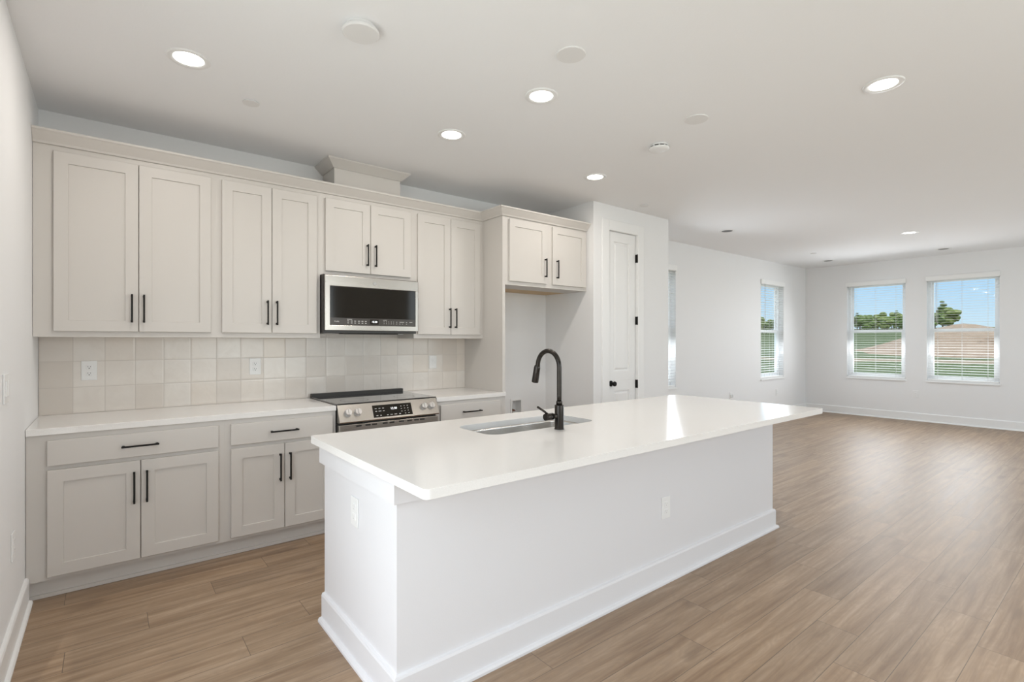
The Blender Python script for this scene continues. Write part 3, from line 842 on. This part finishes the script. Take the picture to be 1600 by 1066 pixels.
# ------------------------------------------------------------------ island
IX0, IX1, IY0, IY1 = 1.180, 4.190, -1.757, -2.560
t = thing('kitchen_island', 'white panelled kitchen island standing on the plank floor', 'kitchen island', (2.68, -2.16, 0.0))
mb = MB()
mb.box(IX0, IX1, IY1, IY1 + 0.10, 0.0, 0.880); mb.box(IX0, IX0 + 0.05, IY1 + 0.10, IY0, 0.0, 0.880); mb.box(IX1 - 0.05, IX1, IY1 + 0.10, IY0, 0.0, 0.880)
mb.box(IX0 + 0.05, IX1 - 0.05, IY0 - 0.02, IY0, 0.0, 0.880)
mb.build('body', M['island'], t)
loop = [(IX0, IY0), (IX0, IY1), (IX1, IY1), (IX1, IY0)]
MB().sweep(loop, [(0, 0), (0.016, 0), (0.016, 0.126), (0.012, 0.136), (0, 0.139)]).build('baseboard', M['island'], t)
MB().sweep(loop, [(0.016, 0), (0.033, 0), (0.033, 0.011), (0.028, 0.019), (0.016, 0.022)]).build('shoe_moulding', M['island'], t)
MB().sweep([(IX0, IY0 + 0.02), (IX0, IY1), (IX1 - 0.9, IY1)][:2] + [(IX0 + 0.45, IY1)], [(0, 0.778), (0.020, 0.778), (0.020, 0.880), (0, 0.880)]).build('top_trim', M['island'], t)

def rrect(x0, x1, y0, y1, r, n=8):
    pts = []
    for cx_, cy_, a0 in ((x1 - r, y1 - r, 0), (x0 + r, y1 - r, 90), (x0 + r, y0 + r, 180), (x1 - r, y0 + r, 270)):
        for i in range(n + 1):
            a = R(a0 + 90 * i / n); pts.append((cx_ + r * math.cos(a), cy_ + r * math.sin(a)))
    return pts
SX0, SX1, SY0, SY1 = 1.815, 2.580, -2.287, -1.943
def slab_with_hole(outer, inner, z0, z1, name, m, org):
    mb_ = MB(); b_ = mb_.b; loops = {}
    for z in (z0, z1):
        es = []
        for nm, pts in (('o', outer), ('i', inner)):
            vs = [b_.verts.new((p[0], p[1], z)) for p in pts]; loops[nm, z] = vs
            for i in range(len(vs)): es.append(b_.edges.new((vs[i], vs[(i + 1) % len(vs)])))
        bmesh.ops.triangle_fill(b_, use_beauty=True, use_dissolve=False, edges=es)
    for nm in 'oi':
        A, B = loops[nm, z0], loops[nm, z1]
        for i in range(len(A)): b_.faces.new((A[i], A[(i + 1) % len(A)], B[(i + 1) % len(A)], B[i]))
    o_ = mb_.build(name, m, None, org)
    bv_ = o_.modifiers.new('bevel', 'BEVEL'); bv_.width = 0.0022; bv_.segments = 2; bv_.limit_method = 'ANGLE'; bv_.angle_limit = R(50)
    return o_
ic = slab_with_hole(rrect(1.116, 4.212, -2.894, -1.730, 0.022), rrect(SX0, SX1, SY0, SY1, 0.075), 0.8805, 0.914, 'countertop', M['quartz'], (2.66, -2.31, 0.8805))
tag(ic, 'long white quartz island countertop with a sink cut-out', 'countertop')

# undermount sink
t = thing('kitchen_sink', 'stainless steel undermount sink set in the island countertop', 'sink', ((SX0 + SX1) / 2, (SY0 + SY1) / 2, 0.66))
m1 = MB(); rings = []
for ins, z, r in ((-0.025, 0.8800, 0.095), (0.003, 0.8800, 0.072), (0.004, 0.870, 0.071), (0.012, 0.72, 0.065), (0.020, 0.690, 0.06), (0.045, 0.672, 0.05), (0.10, 0.668, 0.04)):
    rings.append([m1.b.verts.new((p[0], p[1], z)) for p in rrect(SX0 + ins, SX1 - ins, SY0 + ins, SY1 - ins, r)])
for A, B in zip(rings, rings[1:]):
    for i in range(len(A)):
        f = m1.b.faces.new((A[i], A[(i + 1) % len(A)], B[(i + 1) % len(A)], B[i])); f.smooth = True
m1.b.faces.new(rings[-1])
m1.build('bowl', M['sink_steel'], t)
m1 = MB(); m1.lathe([(0.045, 0.0), (0.045, 0.003), (0.036, 0.004), (0.030, 0.001)], ((SX0 + SX1) / 2, -2.06, 0.6685)); m1.build('drain', M['knob'], t)

# faucet
FX, FY = 2.207, -2.357
t = thing('kitchen_faucet', 'dark graphite pull-down gooseneck faucet beside the island sink', 'faucet', (FX, FY, 0.914))
m1 = MB(); m1.lathe([(0.0265, 0.0), (0.0265, 0.004), (0.0245, 0.006), (0.0245, 0.126), (0.0235, 0.128)], (FX, FY, 0.914)); m1.build('base', M['graphite'], t)
m1 = MB(); m1.lathe([(0.0165, 0.0), (0.0165, 0.018), (0.0155, 0.020)], (FX, FY, 1.042)); m1.build('collar', M['graphite'], t)
pts = [(FX, FY, 1.06 + 0.03 * i) for i in range(7)]
rc = 0.086
for i in range(1, 19):
    a = R(10 * i); pts.append((FX, FY + rc - rc * math.cos(a), 1.24 + rc * math.sin(a)))
pts.append((FX, FY + 2 * rc + 0.004, 1.228))
m1 = MB().tube(pts, 0.0127, 24); m1.build('spout', M['graphite'], t)
h0 = Vector((FX, FY + 2 * rc + 0.002, 1.246)); h1 = Vector((FX, FY + 2 * rc + 0.023, 1.150))
hd = h1 - h0
m1 = MB().tube([h0, h0 + hd * 0.03, h0 + hd * 0.10, h0 + hd * 0.16, h0 + hd * 0.97, h1], [0.0130, 0.0150, 0.0165, 0.0180, 0.0195, 0.0185], 24); sh = m1.build('spray_head', M['graphite'], t)
m1 = MB().cyl(h1 - hd * 0.01, h1 + hd * 0.015, 0.0155, 0.0150); m1.build('nozzle', M['slot'], sh)
m1 = MB(); m1.cyl((FX, FY, 0.986), (FX - 0.052, FY, 0.986), 0.0135); m1.cyl((FX - 0.048, FY, 0.986), (FX - 0.100, FY, 0.986), 0.0180)
hn = m1.build('handle', M['graphite'], t)
m1 = MB(); m1.tube([(FX - 0.080, FY, 0.998), (FX - 0.104, FY, 1.015), (FX - 0.152, FY, 1.043)], [0.0062, 0.0058, 0.0055], 12); m1.build('lever', M['graphite'], hn)

# ------------------------------------------------------------------ outlets and switches
M['pale_slot'] = mat('pale_slot', (0.62, 0.62, 0.61), 0.5)
def make_outlet(dark):
    t = thing('electrical_outlet', 'x', 'outlet', (0, 0, 0), 'white duplex outlets')
    m1 = MB(); m1.box(-0.040, 0.040, -0.006, -0.0003, -0.0625, 0.0625, 0.0025); m1.build('cover_plate', M['plastic'], t)
    for zc in (0.021, -0.021):
        m1 = MB(); m1.box(-0.017, 0.017, -0.0078, -0.005, zc - 0.0145, zc + 0.0145, 0.002); r_ = m1.build('receptacle', M['plastic'], t)
        m1 = MB(); m1.box(-0.0072, -0.0052, -0.0084, -0.0070, zc, zc + 0.009); m1.box(0.0052, 0.0072, -0.0084, -0.0070, zc, zc + 0.008)
        m1.cyl((0, -0.0070, zc - 0.0065), (0, -0.0084, zc - 0.0065), 0.0030, n=10); m1.build('slots', M['slot'] if dark else M['pale_slot'], r_)
    return t
op, op2 = make_outlet(True), make_outlet(False)
OUT = [((0.2435, -0.0082, 1.188), 0, 'white outlet on the backsplash nearest the left wall'),
       ((1.226, -0.0082, 1.184), 0, 'white outlet on the backsplash left of the range'),
       ((2.780, -0.0082, 1.179), 0, 'white outlet on the backsplash right of the range'),
       ((IX0, -2.156, 0.640), R(-90), 'white outlet on the end panel of the island'),
       ((2.856, IY1, 0.420), 0, 'white outlet on the long front panel of the island'),
       ((0.0, -1.10, 0.452), R(90), 'white outlet low on the left wall near the baseboard'),
       ((XF, -1.77, 0.458), R(-90), 'white outlet on the far wall below and between the two windows'),
       ((10.0, 0.0, 0.434), 0, 'white outlet below the window next to the room corner')]
for i, (p, rz, lb) in enumerate(OUT):
    src = op if i < 2 else op2
    o_ = src if i in (1, len(OUT) - 1) else copy_tree(src)
    place(o_, p, rz, lb)
# cable outlet on the long wall, just above the far edge of the island
t = thing('cable_outlet', 'small white cable outlet on the long wall just above the island edge', 'outlet', (8.357, 0, 0.475))
m1 = MB(); m1.box(8.317, 8.397, -0.006, -0.0003, 0.4125, 0.5375, 0.002); m1.build('cover_plate', M['plastic'], t)
m1 = MB(); m1.box(8.330, 8.350, -0.030, -0.006, 0.45, 0.50, 0.003); m1.box(8.368, 8.386, -0.030, -0.006, 0.45, 0.50, 0.003); m1.build('connector', M['plastic'], t)
# light switch
t = thing('light_switch', 'white two-gang light switch on the left wall above counter height', 'light switch', (0, -1.30, 1.18))
m1 = MB(); m1.box(0.0003, 0.006, -1.365, -1.235, 1.118, 1.242, 0.0025); m1.build('cover_plate', M['plastic'], t)
for yc in (-1.325, -1.275):
    m1 = MB(); m1.box(0.005, 0.010, yc - 0.016, yc + 0.016, 1.147, 1.213, 0.002); m1.build('rocker', M['plastic'], t)
# recessed water supply box in the fridge space
t = thing('water_supply_box', 'white recessed water supply box with brass valve in the fridge space wall', 'water box', (3.82, 0, WB[2]))
m1 = MB(); ringbox(m1, (3.737, 3.903, 0.577, 0.753), (WB[0] + 0.003, WB[1] - 0.003, WB[2] + 0.003, WB[3] - 0.003), -0.006, -0.0003); m1.build('flange', M['plastic'], t)
m1 = MB()
m1.box(WB[0] + 0.0005, WB[0] + 0.003, -0.001, 0.09, WB[2] + 0.001, WB[3] - 0.001); m1.box(WB[1] - 0.003, WB[1] - 0.0005, -0.001, 0.09, WB[2] + 0.001, WB[3] - 0.001)
m1.box(WB[0] + 0.003, WB[1] - 0.003, -0.001, 0.09, WB[2] + 0.0005, WB[2] + 0.003); m1.box(WB[0] + 0.003, WB[1] - 0.003, -0.001, 0.09, WB[3] - 0.003, WB[3] - 0.0005)
m1.box(WB[0] + 0.001, WB[1] - 0.001, 0.088, 0.092, WB[2] + 0.001, WB[3] - 0.001); m1.build('recess', M['plastic'], t)
m1 = MB(); m1.cyl((3.79, 0.04, WB[2] + 0.003), (3.79, 0.04, 0.640), 0.009); m1.cyl((3.79, 0.04, 0.628), (3.79, 0.0, 0.628), 0.010); m1.box(3.772, 3.808, -0.003, 0.003, 0.616, 0.628, 0.003)
tag(m1.build('valve', M['bronze'], t), 'brown brass shut-off valve')

# ------------------------------------------------------------------ ceiling fixtures
def make_downlight(lit):
    t = thing('recessed_light', 'x', 'ceiling light', (0, 0, 0), 'recessed ceiling lights' if lit else 'unlit recessed ceiling lights')
    m1 = MB(); n_ = 40
    prof = [(0.098, 0.0), (0.098, -0.003), (0.093, -0.007), (0.072, -0.005), (0.066, -0.0005)]
    rings = [[m1.b.verts.new((r * math.cos(2 * math.pi * i / n_), r * math.sin(2 * math.pi * i / n_), z)) for i in range(n_)] for r, z in prof]
    for A, B in zip(rings, rings[1:]):
        for i in range(n_):
            f = m1.b.faces.new((A[i], A[(i + 1) % n_], B[(i + 1) % n_], B[i])); f.smooth = True
    m1.build('trim_ring', M['plastic'], t)
    m1 = MB(); m1.lathe([(0.067, -0.0005), (0.066, -0.0032), (0.055, -0.0040)], (0, 0, 0), n=36)
    m1.build('lens', M['lens'] if lit else M['lens_off'], t)
    return t
LIT = [((0.662, -1.246), 'lit recessed ceiling light nearest the left wall'),
       ((2.219, -1.261), 'lit recessed ceiling light in front of the microwave, middle of the cabinet-side row'),
       ((3.690, -1.264), 'lit recessed ceiling light nearest the pantry corner'),
       ((2.336, -2.071), 'lit recessed ceiling light above the island sink'),
       ((3.750, -3.367), 'lit recessed ceiling light farthest right in the photo, over the open floor'),
       ((8.680, -2.301), 'lit recessed ceiling light far away in front of the windows')]
lp = make_downlight(True)
for i, ((x_, y_), lb) in enumerate(LIT):
    o_ = lp if i == len(LIT) - 1 else copy_tree(lp)
    place(o_, (x_, y_, H), 0, lb)
    d = bpy.data.lights.new('downlight', 'AREA'); d.shape = 'DISK'; d.size = 0.14; d.energy = DOWN[0]; d.color = DOWN[1]
    lo_ = bpy.data.objects.new('downlight', d); COL.objects.link(lo_); lo_.location = (x_, y_, H - 0.0075)
DIM = [((6.688, -0.844), 'unlit dark recessed ceiling light nearest the pantry'),
       ((10.461, -0.691), 'unlit dark recessed ceiling light near the room corner'),
       ((10.573, -2.276), 'unlit dark recessed ceiling light in front of the right far window')]
dp = make_downlight(False)
for i, ((x_, y_), lb) in enumerate(DIM):
    o_ = dp if i == len(DIM) - 1 else copy_tree(dp)
    place(o_, (x_, y_, H), 0, lb)

# round plates, sprinkler caps and detectors
def disc(name, label, cat, x_, y_, prof, group=None, m=None):
    m1 = MB(); m1.lathe(prof, (x_, y_, H), n=72, smooth=False)
    return tag(m1.build(name, m or M['plate'], None, (x_, y_, H)), label, cat, group)
disc('junction_cover', 'thick round white cover disc on the ceiling, nearest the camera', 'ceiling cover', 1.249, -2.047,
     [(0.066, 0.0), (0.066, -0.018), (0.080, -0.019), (0.083, -0.024), (0.083, -0.031), (0.078, -0.035), (0.02, -0.036)])
for x_, y_, lb in ((2.163, -2.487, 'flat round white ceiling plate above the island, larger-looking nearer one'), (3.331, -2.465, 'flat round white ceiling plate above the far end of the island')):
    disc('pendant_cover_plate', lb, 'ceiling cover', x_, y_, [(0.074, 0.0), (0.074, -0.0035), (0.071, -0.006), (0.02, -0.0065)], 'flat ceiling cover plates')
for x_, y_, lb in ((1.015, -0.920, 'small white sprinkler cap on the ceiling above the left cabinets'), (4.800, -0.950, 'small white sprinkler cap on the ceiling before the pantry door'), (9.422, -0.844, 'small white sprinkler cap on the ceiling near the far corner')):
    disc('sprinkler_cap', lb, 'sprinkler', x_, y_, [(0.040, 0.0), (0.040, -0.004), (0.046, -0.005), (0.046, -0.008), (0.02, -0.009)], 'sprinkler caps')
t = thing('smoke_detector', 'round white smoke detector with dark vents on the ceiling', 'smoke detector', (3.517, -2.049, H))
m1 = MB(); m1.lathe([(0.066, 0.0), (0.066, -0.012)], (3.517, -2.049, H), n=36); m1.build('base', M['plastic'], t)
m1 = MB(); m1.lathe([(0.060, -0.012), (0.060, -0.022)], (3.517, -2.049, H), n=36); m1.build('vent_gap', M['slot'], t)
m1 = MB(); m1.lathe([(0.072, -0.022), (0.074, -0.026), (0.068, -0.036), (0.045, -0.042), (0.015, -0.043)], (3.517, -2.049, H), n=36); m1.build('cover', M['plastic'], t)
m1 = MB()
for i in range(10):
    a = 2 * math.pi * i / 10
    m1.cyl((3.517 + 0.064 * math.cos(a), -2.049 + 0.064 * math.sin(a), H - 0.010), (3.517 + 0.064 * math.cos(a), -2.049 + 0.064 * math.sin(a), H - 0.024), 0.005, n=8)
m1.build('vent_rib', M['plastic'], t)

# ------------------------------------------------------------------ outdoors
def gz(x_, y_):
    r = math.hypot(x_ - 0.3, y_ + 4.3)
    z = -0.18
    if r > 24: z += (r - 24) * 0.030 * min(1.0, (r - 24) / 12)
    return z
mb = MB(); b_ = mb.b
sand = b_.verts.layers.float.new('sand')
rads = [12.6, 16, 20, 24, 27, 30, 32, 34, 35, 36, 37, 38, 39, 40, 41, 43, 48, 58, 70, 90, 115, 140, 180, 230]
angs = [R(-75 + 3 * i) for i in range(121)]
grid = []
cx0, cy0 = 0.3, -4.3
for r in rads:
    rowv = []
    for a in angs:
        x_, y_ = cx0 + r * math.sin(a), cy0 + r * math.cos(a)
        v = b_.verts.new((x_, y_, gz(x_, y_) + (random.uniform(-0.03, 0.03) if 20 < r < 80 else 0)))
        v[sand] = max(0.0, 1.0 - abs(r - 37.5) / 3.2)
        rowv.append(v)
    grid.append(rowv)
for A, B in zip(grid, grid[1:]):
    for i in range(len(A) - 1):
        f = b_.faces.new((A[i], A[i + 1], B[i + 1], B[i])); f.smooth = True
# lawn round the house
g_ = struct('ground', mb, M['grass'])
mb = MB(); mb.box(-15, XF + 4.2, -20, 9.5, -0.30, -0.20)
struct('lawn_strip', mb, M['grass'])

def mound(cx_, cy_, rad, h, name, label):
    m1 = MB(); n_ = 48; rings = []
    ph = [random.uniform(0, 6.28) for _ in range(6)]
    for k_ in range(15):
        q = k_ / 14.0; ring = []
        for i in range(n_):
            a = 2 * math.pi * i / n_
            rr = rad * q * (1 + 0.06 * math.sin(3 * a + ph[0]) + 0.04 * math.sin(5 * a + ph[1]))
            x_, y_ = cx_ + rr * math.cos(a), cy_ + rr * math.sin(a)
            prof = (math.cos(math.pi * min(1, q)) + 1) / 2 * 0.55 + (1 - q) * 0.45
            z_ = gz(x_, y_) - 0.06 + h * prof + random.uniform(-0.05, 0.05) * (1 - q)
            ring.append(m1.b.verts.new((x_, y_, z_)))
            if k_ == 0: break
        rings.append(ring)
    for i in range(n_): m1.b.faces.new((rings[0][0], rings[1][i], rings[1][(i + 1) % n_])).smooth = True
    for A, B in zip(rings[1:], rings[2:]):
        for i in range(n_):
            f = m1.b.faces.new((A[i], A[(i + 1) % n_], B[(i + 1) % n_], B[i])); f.smooth = True
    return tag(m1.build(name, M['dirt'], None, (cx_, cy_, gz(cx_, cy_))), label, 'dirt mound')
def at_px(px, fwd):
    a = R(38.46); rt = (px - 800) / 794.0 * fwd
    return 0.341 + fwd * math.sin(a) + rt * math.cos(a), -4.3047 + fwd * math.cos(a) - rt * math.sin(a)
mx_, my_ = at_px(1505, 36.5)
mound(mx_, my_, 7.0, 2.12, 'dirt_mound', 'big brown dirt mound on the field outside the right far window')

def tree_mesh(kind):
    m1 = MB()
    h_ = (5.2, 4.4, 5.8)[kind]
    m1.cyl((0, 0, -0.5), (0, 0, h_ * 0.7), 0.12, 0.05, 8, mi=1)
    if kind == 2:
        for k_ in range(7):
            z_ = h_ * (0.3 + 0.1 * k_); m1.ico((random.uniform(-.15, .15), random.uniform(-.15, .15), z_), 1.15 - 0.14 * k_, 2, 0.6, 0.22)
    else:
        for k_ in range(9):
            a = random.uniform(0, 6.28); rr = random.uniform(0.2, 0.95)
            m1.ico((rr * math.cos(a), rr * math.sin(a), h_ * random.uniform(0.35, 0.85)), random.uniform(0.6, 1.0), 2, 0.9, 0.2)
    return m1
TL = ['dark green pine tree in the treeline beyond the field', 'green leafy tree in the treeline beyond the field', 'tall conical tree in the treeline beyond the field']
protos = []
for k_ in range(3):
    o_ = tree_mesh((1, 0, 2)[k_]).build('tree', [M['leaf' if k_ != 1 else 'leaf2'], M['bark']])
    tag(o_, TL[k_], 'tree', 'treeline beyond the field'); protos.append(o_)
used = set()
def put_tree(px, fwd, k_, s_):
    o_ = protos[k_] if k_ not in used else protos[k_].copy()
    if k_ in used: COL.objects.link(o_)
    used.add(k_)
    x_, y_ = at_px(px, fwd)
    o_.location = (x_, y_, gz(x_, y_) - 0.02 * s_); o_.scale = (s_ * 1.25, s_ * 1.25, s_); o_.rotation_euler = (0, 0, random.uniform(0, 6.28))
spots = []
def free(px, fwd, s_):
    x_, y_ = at_px(px, fwd)
    if all(math.hypot(x_ - q[0], y_ - q[1]) > 2.1 * (s_ + q[2]) * 1.25 for q in spots):
        spots.append((x_, y_, s_)); return True
    return False
for px, s_, k_, fw_ in ((1461, 0.95, 0, 112), (1473, 1.35, 2, 125), (1484, 1.05, 1, 114)):
    free(px, fw_, s_); put_tree(px, fw_, k_, s_)
for a_, b2, n_ in ((1178, 1222, 10), (1322, 1420, 26), (1440, 1460, 4)):
    for i in range(n_):
        for tries in range(80):
            px = a_ + (b2 - a_) * (i + random.uniform(0.0, 1.0)) / n_
            fw_ = 110 + random.uniform(0, 60); s_ = random.uniform(0.60, 0.9) * fw_ / 126
            if free(px, fw_, s_): put_tree(px, fw_, random.choice((0, 0, 1, 2)), s_); break
